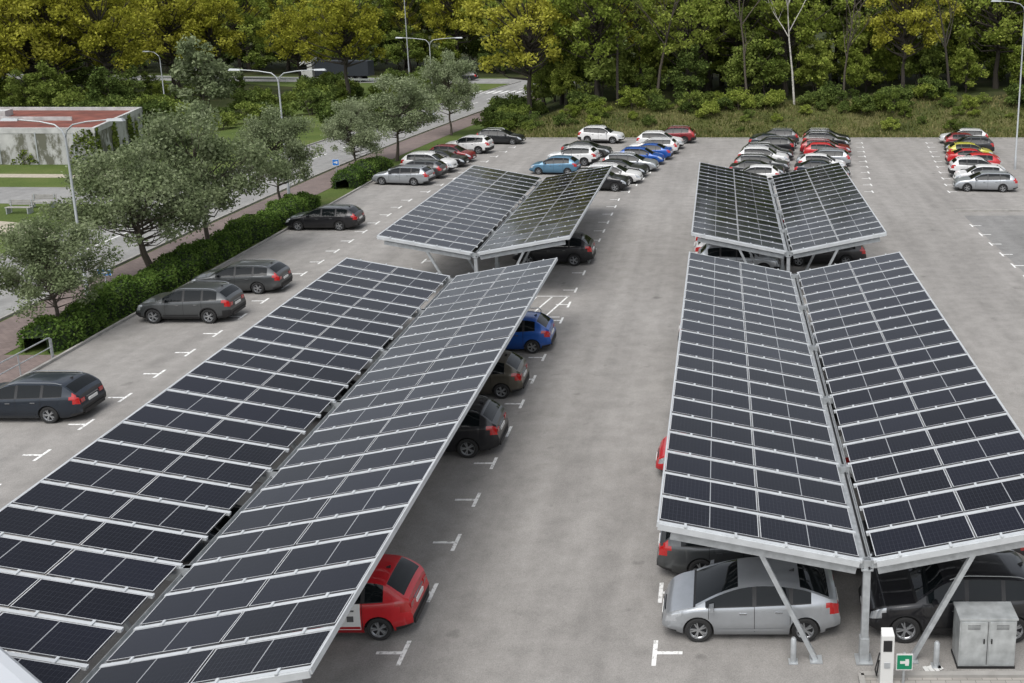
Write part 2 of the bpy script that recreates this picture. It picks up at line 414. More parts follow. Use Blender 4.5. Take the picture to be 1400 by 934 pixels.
for row,(yy,sp) in enumerate([(186,5),(195,5),(208,6)]):
    x=-185
    while x<-22:
        X=x+rd.uniform(-2,2);Y=yy+rd.uniform(-2,2)+max(0,(-X-80))*.1
        place('woodland_tree',rd.choice(young),X,Y,0,rd.uniform(.5,1.2),rd.uniform(0,6),wl,rd.choice([L_mid,L_dark,L_green])); x+=sp*rd.uniform(.8,1.2)
for yy in (128,145,160):
    x=-150
    while x<-77:
        place('woodland_tree',rd.choice(oaks),x,yy+rd.uniform(-5,5),0,rd.uniform(.8,1.05),rd.uniform(0,6),wl,rd.choice([L_yellow,L_yellow,L_green])); x+=9
for k in range(60):
    X=rd.uniform(-140,-68);Y=rd.uniform(114,150)
    place('woodland_tree',rd.choice(young),X,Y,0,rd.uniform(.35,.8),rd.uniform(0,6),wl,rd.choice([L_mid,L_dark,L_dark,L_green]))
us=empty('undergrowth')
for k in range(150):
    X=rd.uniform(-19,65);Y=rd.choice([rd.uniform(113,119),rd.uniform(115,122),rd.uniform(109.5,116)])
    s=rd.uniform(.3,.9)*(1 if Y>114 else .55); place('bush',rd.choice(shr),X,Y,bankz(X,Y),s,rd.uniform(0,6),us,rd.choice([L_dark,L_mid,L_dark,L_green]))
for k in range(70):
    X=rd.uniform(-150,-60);Y=rd.uniform(110,126)
    place('bush',rd.choice(shr),X,Y,0,rd.uniform(.6,1.3),rd.uniform(0,6),us,rd.choice([L_dark,L_mid,L_dark]))
for k in range(45):
    X=rd.uniform(-62,-43);Y=rd.uniform(112,160)
    place('bush',rd.choice(shr),X,Y,0,rd.uniform(.4,1.2),rd.uniform(0,6),us,rd.choice([L_dark,L_mid]))
for k in range(26):
    X=rd.uniform(-27,-21);Y=rd.uniform(111,126)
    place('bush',rd.choice(shr),X,Y,0,rd.uniform(.4,.95),rd.uniform(0,6),us,rd.choice([L_dark,L_mid]))
def bare(name,x,y,h,mat,seed,r0=.14):
    r=random.Random(seed);b=MB()
    def br(p,d,l,rad,lev):
        pts=[p];q=Vector(p)
        for k in range(4):
            d=(d+Vector((r.uniform(-.15,.15),r.uniform(-.15,.15),.05))).normalized(); q=q+d*l/4; pts.append(q.copy())
        b.tube(pts,[rad*(1-.2*k) for k in range(5)],5 if lev else 8,0,False)
        if lev<3:
            for k in range(8 if lev==0 else 4):
                t=r.uniform(.35,1)*4; i=min(3,int(t)); a=pts[i].lerp(pts[i+1],t-i)
                nd=(d+Vector((r.uniform(-1,1),r.uniform(-1,1),r.uniform(-.1,.6)))).normalized()
                br(a,nd,l*r.uniform(.3,.5),rad*.45,lev+1)
    br(Vector((0,0,0)),Vector((0,0,1)),h,r0,0)
    return obj(name,b.mesh(name,[mat],60),None,(x,y,bankz(x,y)))
bare('bare_birch_tree',8.6,117.5,15,M_birch,3); bare('bare_tree',-12,118,15,M_barkd,12,.2); bare('bare_tree',3.2,118.5,14,M_bark,21,.17); bare('bare_tree',-7.6,119.5,16,M_bark,23,.2); bare('bare_tree',14.5,119,13,M_bark,29,.15); bare('bare_tree',27,119,14,M_barkd,31,.18)
rng=np.random.default_rng(3)
n=22000; X=rng.uniform(-24,60,n); Y=106.6+rng.random(n)**1.2*12
P=np.array([(x,y,bankz(x,y)+.1) for x,y in zip(X,Y)])
def blades(P,h,w,rng):
    n=len(P);a=rng.uniform(0,6.28,n);d=np.stack([np.cos(a),np.sin(a),np.zeros(n)],1)*w
    t=np.stack([rng.normal(0,.1,n),rng.normal(0,.1,n),h*(.4+rng.random(n))],1)
    b=P.copy(); b[:,2]-=.15
    return np.stack([b-d,b+d,b+d*.4+t,b-d*.2+t*1.05],1).reshape(-1,3)
g=MB(); me=foliage_mesh('bank_tall_grass',g,blades(P,.28,.09,rng),[M_bark,L_grass]); obj('bank_tall_grass',me)
M_hcore=simple('hedge_core',(.018,.032,.01),1)
def hedge(name,x0,x1,y0,y1,h,dens=150,seed=1):
    rng=np.random.default_rng(seed); b=MB()
    ny=int((y1-y0)/.5)+1; prof=[(-1,0),(-1.02,.5),(-.95,.85),(-.6,1),(0,1.04),(.6,1),(.95,.85),(1.02,.5),(1,0)]
    cx=(x0+x1)/2; hw=(x1-x0)/2
    def sf(t,y):
        k=t*(len(prof)-1); i=min(int(k),len(prof)-2); f=k-i
        px=prof[i][0]*(1-f)+prof[i+1][0]*f; pz=prof[i][1]*(1-f)+prof[i+1][1]*f
        e=min(1,(y-y0)/.6,(y1-y)/.6); e=math.sqrt(max(.02,e))
        w=1+.14*math.sin(y*1.3+seed)+.11*math.sin(y*2.9+px*2)+.06*math.sin(y*6.1)
        return (cx+px*hw*w*(.6+.4*e),y,pz*h*(.93+.14*math.sin(y*.9+seed*2)+.09*math.sin(y*3.1+px*3))*(.55+.45*e))
    rings=[[sf(t/12,y0+(y1-y0)*j/(ny-1)) for t in range(13)] for j in range(ny)]
    s=.93
    for j in range(ny-1):
        for t in range(12):
            q=[rings[j][t],rings[j][t+1],rings[j+1][t+1],rings[j+1][t]]
            b.face([((p[0]-cx)*s+cx,p[1],p[2]*s) for p in q],0)
    n=int((y1-y0)*(2*h+2*hw)*dens)
    P=np.array([sf(rng.random(),rng.uniform(y0,y1)) for _ in range(n)])+rng.normal(0,.06,(n,3))
    P[:,2]=np.maximum(P[:,2],.05)
    me=foliage_mesh(name,b,leafverts(P,.075,rng,.4),[M_hcore,L_hedge]); return obj(name,me)
hedge('hedge',-31.1,-29.25,42.2,72.5,1.25,190,1); hedge('hedge',-31.0,-29.2,79,82.4,1.5,150,4); hedge('hedge',-30.9,-29.1,83,88.5,1.3,150,7)

# ------------------------------------------------------------------ carports
def carport(cx,y0,nr,ho,hv,hw,seed):
    root=empty('solar_carport',(cx,y0,0)); rd=random.Random(seed)
    pv=MB();st=MB();p=1.21;Lr=nr*p
    for sd in (-1,1):
        A=Vector((sd*.19,0,hv+.03));B=Vector((sd*hw,0,ho)); d=(B-A);Ls=d.length;d.normalize();nrm=Vector((-d.z*sd,0,abs(d.x)))
        if nrm.z<0:nrm=-nrm
        Q=lambda u,y,w:A+d*u+Vector((0,y,0))+nrm*w
        def bx(u0,u1,ya,yb,w0,w1,mb,m=0,top=None,uv=None,t0=0,t1=0):
            P=[Q(u0,ya,w0),Q(u1,ya,w0),Q(u1,yb,w0),Q(u0,yb,w0),Q(u0,ya,w1+t0),Q(u1,ya,w1+t0),Q(u1,yb,w1+t1),Q(u0,yb,w1+t1)]
            if sd<0: P=[P[1],P[0],P[3],P[2],P[5],P[4],P[7],P[6]]
            mb.hexa(P,m,top,uv)
        ml=(Ls-.04)/2-.01
        for r in range(nr):
            ya=r*p+.095;yb=ya+1.02
            for k in range(2):
                u0=.01+k*(ml+.04); j=rd.uniform(-.006,.006)
                bx(u0+rd.uniform(-.006,.006),u0+ml,ya,yb,j,.035+j,pv,1,0,[(0,0),(1,0),(1,1),(0,1)],rd.uniform(-.008,.008),rd.uniform(-.008,.008))
        for r in range(nr+1):
            y=r*p; bx(-.06,Ls+.01,y-.05,y+.05,-.06,.018,st)
            for k in range(4):
                u=Ls*(.12+.25*k); bx(u-.03,u+.03,y-.09,y+.09,.019,.05,st)
        for f in (.04,.5,.97): bx(Ls*f-.05,Ls*f+.05,.06,Lr-.06,-.22,-.07,st,1)
        bx(Ls-.0,Ls+.04,-.06,Lr+.06,-.1,.03,st,0)
        for y in (-.09,Lr+.05): bx(0,Ls,y,y+.04,-.15,.0,st,0)
        for r in range(0,nr+1,4):
            y=min(max(r*p,.12),Lr-.12)
            bx(.0,Ls*.93,y-.06,y+.06,-.42,-.23,st,1)
            u=2.3; top=Q(u,y,-.35)
            st.beam((sd*1.15,y,.02),top,.11,.11,1,up=(0,1,0)); st.box((sd*1.15,y,.03),(.3,.3,.03),1)
    for r in range(0,nr+1,4):
        y=min(max(r*p,.12),Lr-.12)
        st.box((0,y,(hv-.02)/2),(.17,.17,hv-.02),1); st.box((0,y,.035),(.4,.4,.03),1); st.box((0,y,.35),(.22,.22,.6),1)
        st.box((0,y,hv-.12),(.5,.14,.2),1)
    st.box((0,Lr/2,hv-.26),(.24,Lr,.03),1); st.box((-.13,Lr/2,hv-.21),(.02,Lr,.13),1); st.box((.13,Lr/2,hv-.21),(.02,Lr,.13),1)
    st.tube([(.05,0,hv-.2),(.05,Lr,hv-.2)],.03,6,2)
    obj('pv_modules',pv.mesh('pv_modules',[M_pv,M_under]),root); obj('steel_frame',st.mesh('steel_frame',[M_alu,M_galv,M_trim]),root)
carport(3.45,21.3,20,3.74,2.74,4.88,1)
carport(3.45,49.4,17,3.74,2.74,4.88,2)
carport(-12.58,16.6,24,3.42,2.52,4.9,3)
carport(-12.58,50.0,17,3.42,2.52,4.9,4)

# ------------------------------------------------------------------ cars
def lerp(a,b,t): return a+(b-a)*t
def interp(P,x):
    if x<=P[0][0]: return P[0][1]
    for i in range(len(P)-1):
        if x<=P[i+1][0]:
            t=(x-P[i][0])/(P[i+1][0]-P[i][0]); return lerp(P[i][1],P[i+1][1],t)
    return P[-1][1]
def smoothp(P,x,h=.07):
    return (interp(P,x-h)+2*interp(P,x)+interp(P,x+h))/4
def wheel_mesh(r):
    b=MB(); n=32; prof=[(-.1,r*.62),(-.105,r*.9),(-.085,r),(.085,r),(.105,r*.9),(.1,r*.68),(.07,r*.64),(.055,r*.6)]
    for k in range(n):
        a0=2*math.pi*k/n;a1=2*math.pi*(k+1)/n
        for i in range(len(prof)-1):
            (y0,q0),(y1,q1)=prof[i],prof[i+1]
            b.face([(q0*math.cos(a0),y0,q0*math.sin(a0)),(q0*math.cos(a1),y0,q0*math.sin(a1)),(q1*math.cos(a1),y1,q1*math.sin(a1)),(q1*math.cos(a0),y1,q1*math.sin(a0))],0 if i<5 else 1)
        b.face([(0,.03,0),(r*.62*math.cos(a0),.03,r*.62*math.sin(a0)),(r*.62*math.cos(a1),.03,r*.62*math.sin(a1))],2)
    for k in range(5):
        a=2*math.pi*k/5
        for da in (-.16,.16):
            c,s=math.cos(a+da),math.sin(a+da); c2,s2=math.cos(a+da*.5),math.sin(a+da*.5)
            b.beam((r*.1*c2,.06,r*.1*s2),(r*.62*c,.075,r*.62*s),.03,.045,1,up=(0,1,0))
    b.tube([(0,.03,0),(0,.085,0)],r*.16,12,1)
    return b.mesh('wheel',[M_tyre,M_rim,M_trim])
WM={}
class Car:
    def __init__(s,kind,L,W,H,belt,top,cowl,rooff,roofe,glassr,s1,s2,rw,B,C,D,rails=False,clad=False,vtail=False,decal=False,wr=.73,seams=None,sm=.13):
        s.__dict__.update(locals()); s.T=max(z for _,z in top)-interp(belt,(rooff+roofe)/2); s.sill=.2 if not clad else .24
        if rw not in WM: WM[rw]=wheel_mesh(rw)
        s.me=s.build()
    def hw(s,x):
        L=s.L; P=[(0,.70),(.05,.82),(.15,.905),(.4,.97),(.9,1),(L-.9,1),(L-.35,.965),(L-.1,.90),(L,.80)]
        return s.W/2*smoothp(P,x,.04)
    def ring(s,x):
        w=s.hw(x); bt=smoothp(s.belt,x,.07); tp=smoothp(s.top,x,s.sm); t=max(0,tp-bt)
        if x<s.cowl: t*=max(0,1-(s.cowl-x)/.08)
        f=min(1,t/s.T)
        zb=s.sill+.1*max(0,1-x/.5)+.12*max(0,1-(s.L-x)/.5); arch=0; Ra=s.rw+.055
        for c in (s.s1,s.s2):
            if abs(x-c)<=Ra: zb=max(zb,s.rw+math.sqrt(max(0,Ra*Ra-(x-c)**2))); arch=1
        zb=min(zb,bt-.05); hc=1-f
        y6=lerp(.93*w,s.W/2*s.wr,f**.9)
        y7=y6-lerp(.1*w,.06,f)
        fx=max(0,1-x/.25); rx=max(0,1-(s.L-x)/.25)
        def X(k): return s.L/2-x+(fx*.09-rx*.09)*k
        z=lambda q:lerp(zb,bt,q)
        pts=[(X(.3),w*lerp(.93,1.005,arch),zb),(X(1),w*lerp(.985,1.01,arch),z(.14)),(X(1),w*1.0,z(.42)),(X(.55),w*1.0,z(.62)),(X(.2),w*.985,z(.84)),
             (X(0),w*.955,bt),(X(0),w*.935,bt+.018),
             (X(0),y6,bt+t*.90+.03*hc+.018*hc),(X(0),y7,bt+t*.955+.05*hc),(X(0),y7*.55,bt+t*.99+.075*hc),(X(0),0,bt+t+.085*hc)]
        return pts
    def build(s):
        L=s.L; b=MB(); Ra=s.rw+.055
        st=set([0,.03,.08,.15,.25,.38,L,L-.03,L-.08,L-.15,L-.2,L-.32])
        k=0
        while k<L: st.add(round(k,3)); k+=.09
        for c in (s.s1,s.s2):
            for a in range(0,181,15): st.add(round(c+Ra*math.cos(R(a)),4))
            st.add(c+Ra+.004); st.add(c-Ra-.004)
        for x in (s.cowl-.03,s.cowl+.03,s.rooff,s.roofe,s.glassr,s.B-.05,s.B+.05,s.C-.05,s.C+.05,s.D): st.add(round(x,4))
        st=sorted(x for x in st if 0<=x<=L); S=[st[0]]
        for x in st[1:]:
            if x-S[-1]>.003: S.append(x)
        rings=[]
        for x in S:
            p=s.ring(x); full=[(a,-y,z) for a,y,z in p]+[(a,y,z) for a,y,z in p[-2::-1]]
            i=len(b.v); b.v+=full; rings.append(i)
        n=21
        for k in range(len(S)-1):
            xm=(S[k]+S[k+1])/2
            for j in range(n-1):
                jj=j if j<10 else n-2-j
                m=0
                if jj==0 and s.clad: m=2
                if jj==0 and (xm<.3 or xm>L-.3): m=2
                if s.clad and jj==1 and (xm<.3 or xm>L-.3): m=2
                if jj in(3,4) and .04<xm<.40 and not(jj==3 and xm>.28): m=4
                if jj in(3,4) and L-.2<xm: m=3
                if jj==4 and L-.3<xm: m=3
                if s.vtail and jj in(5,6) and L-.24<xm<L-.06: m=3
                if jj==5 and s.cowl+.3<xm<s.D: m=2
                if jj==6 and s.cowl+.25<xm<s.D:
                    m=2 if (abs(xm-s.B)<.05 or abs(xm-s.C)<.05) else 1
                if jj>=8:
                    if s.cowl+.03<xm<s.rooff: m=1
                    elif s.roofe+.06<xm<s.glassr: m=1
                if jj>=7 and s.cowl-.03<xm<s.cowl+.03: m=2
                a=rings[k]+j; c=rings[k+1]+j
                b.f.append((a,a+1,c+1,c)); b.m.append(m)
        for r,fl in ((rings[0],1),(rings[-1],0)):
            for j in range(9):
                q=(r+j,r+j+1,r+n-2-j,r+n-1-j); b.f.append(q if not fl else q[::-1]); b.m.append(2 if j<2 else 0)
            b.f.append((r+9,r+10,r+11)); b.m.append(0)
        for x in (s.seams or (s.cowl+.35,s.B,s.C-.02 if s.C<L-.9 else s.C)):
            for sd in (-1,1):
                A=s.ring(x-.007);C=s.ring(x+.007)
                for j in range(1,6):
                    b.face([(A[j][0],sd*(A[j][1]+.004),A[j][2]),(A[j+1][0],sd*(A[j+1][1]+.004),A[j+1][2]),(C[j+1][0],sd*(C[j+1][1]+.004),C[j+1][2]),(C[j][0],sd*(C[j][1]+.004),C[j][2])],2)
        for x in (s.B-.28,s.C-.3 if s.C<L-.9 else s.B+.75):
            A=s.ring(x)
            for sd in(-1,1): b.box((A[4][0],sd*(A[4][1]+.015),A[4][2]-.03),(.18,.03,.03),6)
        for sd in (-1,1):
            xs=[s.s1+Ra+.08+i*(s.s2-s.s1-2*Ra-.16)/6 for i in range(7)]
            for i in range(6):
                A=s.ring(xs[i]);C=s.ring(xs[i+1])
                f=lambda P,q:(P[1][0],sd*(lerp(P[1][1],P[2][1],q)+.006),lerp(P[1][2],P[2][2],q))
                b.face([f(A,.1),f(C,.1),f(C,.4),f(A,.4)],2 if s.clad else 0)
            A=s.ring(s.cowl+.42); mx,my,mz=A[5][0],A[5][1]+.12,A[5][2]+.09
            P=[(-.06,-.1,-.06),(.07,-.08,-.05),(.05,.1,-.045),(-.06,.1,-.06),(-.06,-.1,.07),(.05,-.08,.06),(.03,.09,.05),(-.06,.1,.065)]
            b.hexa([(mx+p[0],sd*(my+p[1]),mz+p[2]) for p in P],0); b.box((mx-.065,sd*my,mz),(.008,.16,.1),1)
            if s.rails:
                pts=[]
                for i in range(9):
                    x=lerp(s.rooff+.15,s.roofe-.05,i/8);A=s.ring(x);pts.append((A[8][0],sd*(A[8][1]+.01),A[8][2]+(.045 if 0<i<8 else .01)))
                b.tube(pts,.014,6,6)
        A=s.ring(0); xf=A[1][0]; zb=A[0][2]; zt=A[5][2]
        b.box((A[4][0]-.0,0,lerp(zb,zt,.78)),(.04,s.W*.32,.12),2); b.box((A[4][0]+.015,0,lerp(zb,zt,.9)),(.02,s.W*.32,.02),6)
        b.box((xf-.01,0,lerp(zb,zt,.22)),(.04,s.W*.5,.12),2); b.box((xf+.005,0,lerp(zb,zt,.42)),(.02,.52,.11),5)
        A=s.ring(L); xr=A[1][0]; zb=A[0][2];zt=A[5][2]
        b.box((A[3][0]-.012,0,lerp(zb,zt,.66)),(.04,.52,.11),5); b.box((A[4][0]-.01,0,lerp(zb,zt,.86)),(.03,.7,.03),6)
        for sd in(-1,1): b.box((A[4][0]-.0,sd*s.hw(L)*.76,lerp(zb,zt,.78)),(.05,s.hw(L)*.3,.16),3)
        b.box((xr-.0,0,lerp(zb,zt,.1)),(.05,s.W*.66,.14),2)
        A=s.ring(s.roofe-.1); b.hexa([(A[10][0]+x,y,A[10][2]+z) for x,y,z in [(-.07,-.02,-.02),(.1,-.015,-.02),(.1,.015,-.02),(-.07,.02,-.02),(-.08,-.006,.07),(-.02,-.006,.05),(-.02,.006,.05),(-.08,.006,.07)]],2)
        b.box((0,0,.46),(L-.5,s.W-.52,.5),2)
        for c in (s.s1,s.s2): b.box((L/2-c,0,.55),(Ra*2.0,s.W-.5,.5),2)
        if s.decal:
            for sd in(-1,1):
                xs=[s.cowl+.1+i*.17 for i in range(12)]
                for i in range(11):
                    A=s.ring(xs[i]);C=s.ring(xs[i+1])
                    for j in (1,2,3,4): b.face([(P[q][0],sd*(P[q][1]+.003),P[q][2]) for P,q in ((A,j),(C,j),(C,j+1),(A,j+1))],6 if i%3==0 and j==2 else 5)
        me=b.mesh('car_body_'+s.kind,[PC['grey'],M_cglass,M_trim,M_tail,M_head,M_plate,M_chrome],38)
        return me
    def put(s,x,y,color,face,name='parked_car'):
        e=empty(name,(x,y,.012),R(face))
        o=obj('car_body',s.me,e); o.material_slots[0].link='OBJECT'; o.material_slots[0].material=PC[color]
        for nm,c in (('front',s.s1),('rear',s.s2)):
            for sn,sd in (('left',1),('right',-1)):
                w=obj('wheel_%s_%s'%(nm,sn),WM[s.rw],e,(s.L/2-c,sd*(s.W/2-.115),s.rw),0 if sd>0 else math.pi)
        return e
civic=Car('hatch_a',4.25,1.78,1.46,[(0,.56),(.06,.68),(.3,.80),(.8,.92),(4.25*.5,.97),(3.7,1.05),(4.1,1.06),(4.25,.96)],
 [(0,.5),(.72,.90),(1.3,1.22),(1.85,1.42),(2.3,1.48),(2.9,1.46),(3.45,1.36),(4.12,1.08),(4.25,.96)],.72,1.8,3.25,4.05,.82,3.45,.33,2.2,3.1,3.6,wr=.74,sm=.2)
hatch=Car('hatch_b',4.05,1.74,1.52,[(0,.58),(.06,.71),(.3,.82),(.9,.93),(2,.97),(3.5,1.04),(3.95,1.04),(4.05,.95)],
 [(0,.5),(.9,.93),(1.65,1.44),(2.1,1.54),(3.1,1.52),(3.5,1.45),(3.98,1.05),(4.05,.95)],.92,1.65,3.45,3.93,.78,3.32,.31,2.1,2.95,3.45)
zoe=Car('hatch_c',4.05,1.74,1.54,hatch.belt,hatch.top,.92,1.65,3.45,3.93,.78,3.32,.31,2.1,2.95,3.45,decal=True)
wagon=Car('wagon',4.72,1.82,1.48,[(0,.56),(.06,.69),(.3,.80),(1.15,.92),(2.5,.96),(4.2,1.02),(4.66,1.02),(4.72,.92)],
 [(0,.5),(1.15,.92),(1.95,1.40),(2.4,1.48),(3.7,1.47),(4.2,1.42),(4.62,1.04),(4.72,.92)],1.17,1.95,4.15,4.58,.88,3.62,.33,2.45,3.4,4.15,rails=True,vtail=True)
suv=Car('suv',4.5,1.86,1.66,[(0,.66),(.06,.81),(.3,.94),(1.1,1.05),(2.4,1.09),(4.0,1.16),(4.44,1.16),(4.5,1.04)],
 [(0,.6),(1.1,1.05),(1.8,1.56),(2.25,1.67),(3.5,1.65),(3.98,1.58),(4.4,1.18),(4.5,1.04)],1.12,1.8,3.95,4.36,.86,3.52,.36,2.35,3.25,3.95,rails=True,clad=True)
sedan=Car('sedan',4.6,1.82,1.44,[(0,.56),(.06,.69),(.3,.80),(1.15,.90),(2.5,.94),(4.0,1.0),(4.5,1.0),(4.6,.88)],
 [(0,.5),(1.15,.9),(2.0,1.36),(2.5,1.44),(3.2,1.42),(3.5,1.36),(4.1,1.0),(4.6,.85)],1.17,2.0,3.25,4.05,.88,3.6,.33,2.45,3.3,3.8)
civic.put(.76,22.95,'silver',180)
wagon.put(.72,25.6,'grey',0)
for c,x,y,k,f in [(suv,1.0,28.5,'black',180),(hatch,-.02,31.3,'red',180),(wagon,.95,33.9,'dgrey',0),(hatch,.9,38.6,'white',180),(sedan,.5,43.5,'navy',0)]: c.put(x,y,k,f)
suv.put(5.95,22.95,'black',180); wagon.put(6.1,25.6,'black',180); hatch.put(6,30.8,'white',0); suv.put(6.0,35.8,'dgrey',180); sedan.put(6.1,41,'silver',0)
zoe.put(-9.75,23.0,'red',180); suv.put(-9.95,32.95,'black',180); hatch.put(-9.9,38.0,'olive',180); hatch.put(-9.6,43.0,'blue',180)
suv.put(-9.75,57.3,'black',180)
for c,x,y,k,f in [(wagon,-15.1,35.7,'dgrey',0),(hatch,-15.2,40.6,'white',0),(sedan,-15.1,26.2,'navy',0),(suv,-15.1,60.5,'grey',0)]: c.put(x,y,k,f)
for c,x,y,k,f in [(hatch,.6,57.6,'white',0),(wagon,.9,60.2,'white',0),(suv,1.0,55.2,'silver',0),(wagon,6.0,57.2,'black',180),(suv,6.1,60,'dgrey',180),(hatch,6,65,'silver',0)]: c.put(x,y,k,f)
wagon.put(-26.15,35.75,'navy',180); suv.put(-25.85,47.1,'grey',180); wagon.put(-25.6,51.8,'grey',180); wagon.put(-26.5,65.9,'black',180)
far=[(wagon,-26,81.4,'silver'),(wagon,-25.7,84.2,'grey'),(suv,-25.4,86.9,'white'),(sedan,-25.1,89.6,'black'),(hatch,-24.8,92.2,'dred'),(suv,-24.5,97.1,'white'),(wagon,-22.6,103.0,'dgrey'),
 (hatch,-14.3,86,'lblue'),(suv,-13.4,90.6,'white'),(suv,-12.3,103.6,'white'),(sedan,-12.7,95,'grey'),
 (suv,-9.6,79,'black'),(wagon,-8.9,82,'white'),(sedan,-8.6,84.8,'dgrey'),(wagon,-7.9,87.6,'silver'),(hatch,-7.2,90.8,'blue'),(sedan,-6.9,93.6,'blue'),(wagon,-6.5,96.8,'white'),(suv,-6.0,99.8,'white'),(suv,-4.9,103.6,'dred'),
 (hatch,2.8,81.4,'white'),(sedan,3.1,84.2,'dgrey'),(wagon,3.6,87,'grey'),(suv,3.9,90,'white'),(wagon,4.4,93.2,'dgrey'),(suv,4.8,96.4,'black'),(sedan,5.2,99.8,'navy'),(wagon,5.6,103,'grey'),
 (hatch,8.4,81.5,'silver'),(sedan,8.6,84.3,'navy'),(hatch,8.9,87,'white'),(wagon,9.3,90,'silver'),(hatch,9.9,93.4,'red'),(wagon,10.1,96,'dred'),(suv,10.5,99.6,'black'),(wagon,10.9,102.8,'black'),
 (wagon,21,78.7,'silver'),(hatch,21.3,81.5,'white'),(suv,21.8,84.4,'white'),(hatch,22.3,87.4,'red'),(sedan,22.9,90.4,'red'),(hatch,23.4,93.5,'yellow'),(suv,24,96.6,'dgrey'),(hatch,24.5,99.8,'dred'),(wagon,25,103,'white')]
for c,x,y,k in far: c.put(x,y,k,random.choice([0,180])-6+random.uniform(-2,2))

# ------------------------------------------------------------------ street furniture
def lamp(x,y,h,arm,double=True,ang=0):
    e=empty('street_lamp',(x,y,0),ang); b=MB()
    b.tube([(0,0,0),(0,0,1.2),(0,0,1.25),(0,0,h-.9)],[.11,.11,.08,.055],10)
    for sd in ((-1,1) if double else (1,)):
        pts=[(0,0,h-.9),(sd*.12,0,h-.55),(sd*.45,0,h-.25),(sd*arm*.5,0,h-.1),(sd*arm,0,h)]
        b.tube(pts,[.05,.045,.04,.035,.03],8)
        b.hexa([(sd*arm+sx*sd,sy,h+z) for sx,sy,z in [(-.1,-.1,-.06),(.75,-.13,-.06),(.75,.13,-.06),(-.1,.1,-.06),(-.1,-.06,.05),(.65,-.08,.08),(.65,.08,.08),(-.1,.06,.05)]],0)
    obj('lamp_post',b.mesh('lamp_post',[M_steel],40),e)
lamp(-32.6,49.8,9.4,2.3); lamp(-32.3,74,9.9,2.8); lamp(-34.2,120,9.9,3.2); lamp(-70.5,128,7.8,1.3,False,math.pi); lamp(26,87.8,14.6,2.2,True)
b=MB(); b.tube([(0,0,0),(0,0,14.5)],[.12,.06],8); obj('flag_pole',b.mesh('flag_pole',[M_steel]),None,(-54,176,0))
e=empty('handrail',(-28.9,0,0)); b=MB()
b.tube([(-.2,27,1.0),(-.2,41.4,1.0),(-.2,41.6,.9),(-.2,41.6,.05)],.032,8); b.tube([(-.2,27,.55),(-.2,41.6,.55)],.026,8)
b.tube([(-1.9,24,1.0),(-1.9,38.5,1.0),(-1.9,38.7,.9),(-1.9,38.7,.05)],.032,8); b.tube([(-1.9,24,.55),(-1.9,38.7,.55)],.026,8)
for k in range(8): b.tube([(-.2,27.5+2*k,0),(-.2,27.5+2*k,1.0)],.028,6); b.tube([(-1.9,24.6+2*k,0),(-1.9,24.6+2*k,1.0)],.028,6)
obj('rails',b.mesh('rails',[M_galv],40),e)
sheet('footpath',[(-31.6,-20),(-29,-20),(-29,42),(-31.6,42)],.016,M_brickpath)
M_blue=simple('sign_blue',(.02,.16,.5),.4); M_white=simple('white_plastic',(.6,.6,.58),.45); M_greens=simple('sign_green',(.0,.19,.09),.4)
def sign(name,x,y,h,w,hh,mat):
    e=empty(name,(x,y,0)); b=MB(); b.tube([(0,0,0),(0,0,h)],.03,8); obj('post',b.mesh('post',[M_galv]),e)
    b=MB(); b.box((0,-.045,h-hh/2),(w,.02,hh),1); b.box((0,-.058,h-hh/2),(w*.9,.006,hh*.86),0); b.box((0,-.064,h-hh/2),(w*.55,.005,hh*.16),1)
    b.box((w*.15,-.0645,h-hh/2),(hh*.2,.0045,hh*.4),1); obj('panel',b.mesh('panel',[mat,M_white]),e)
sign('direction_sign',-31.8,50.2,1.6,.75,.35,M_blue); sign('parking_sign',-31.1,80.5,2.2,.55,.55,M_blue)
sign('charging_sign',4.25,20.55,.85,.38,.42,M_greens)
e=empty('ev_charger',(3.84,20.55,.05)); b=MB()
b.hexa([(x,y,z) for x,y,z in [(-.15,-.11,0),(.15,-.11,0),(.15,.11,0),(-.15,.11,0),(-.15,-.11,1.3),(.15,-.11,1.3),(.13,.11,1.38),(-.13,.11,1.38)]],0)
b.box((0,-.115,1.05),(.2,.012,.28),1); b.box((0,-.118,.55),(.14,.015,.14),2); b.tube([(-.16,0,.8),(-.26,-.05,.4),(-.22,-.02,.2),(-.17,.0,.6)],.018,6,1); b.box((0,0,-.0),(.4,.3,.06),3)
obj('charger_body',b.mesh('charger_body',[M_white,M_trim,M_galv,M_kerb]),e)
M_cab=simple('zinc_cabinet',(.46,.48,.48),.42,.45,var=.22,scale=3.5)
e=empty('electrical_cabinet',(6.32,21.1,.012)); b=MB()
b.box((0,.33,.66),(1.34,.64,1.26),0); b.box((0,.33,1.32),(1.39,.69,.05),0); b.box((0,.33,.03),(1.38,.66,.07),1)
b.box((0,.005,.68),(.012,.012,1.14),1)
for sx in(-1,1):
    b.box((sx*.335,.0,.68),(.6,.02,1.14),0); b.box((sx*.09,-.02,.75),(.03,.04,.12),1)
    for q in range(4): b.box((sx*.34,-.012,1.06+q*.035),(.3,.008,.01),1)
o=obj('cabinet_body',b.mesh('cabinet_body',[M_cab,M_trim]),e)
bm=o.modifiers.new('bevel','BEVEL'); bm.width=.008; bm.segments=2
for x,y in ((1.75,21.35),(5.15,21.2),(8.6,21.2)):
    b=MB(); b.tube([(0,0,0),(0,0,.62),(0,0,.66)],[.07,.07,.04],12); b.box((0,0,.01),(.22,.22,.02)); obj('bollard',b.mesh('bollard',[M_galv],40),None,(x,y,.012))
b=MB()
for k in range(4): b.box((k*.11,0,.02+k*.003),(.1,.26-.05*(k%2),.006),0,Matrix.Rotation(.1*k,3,'Z'))
obj('paper_litter',b.mesh('paper_litter',[M_white]),None,(4.9,21.05,.0),.3)
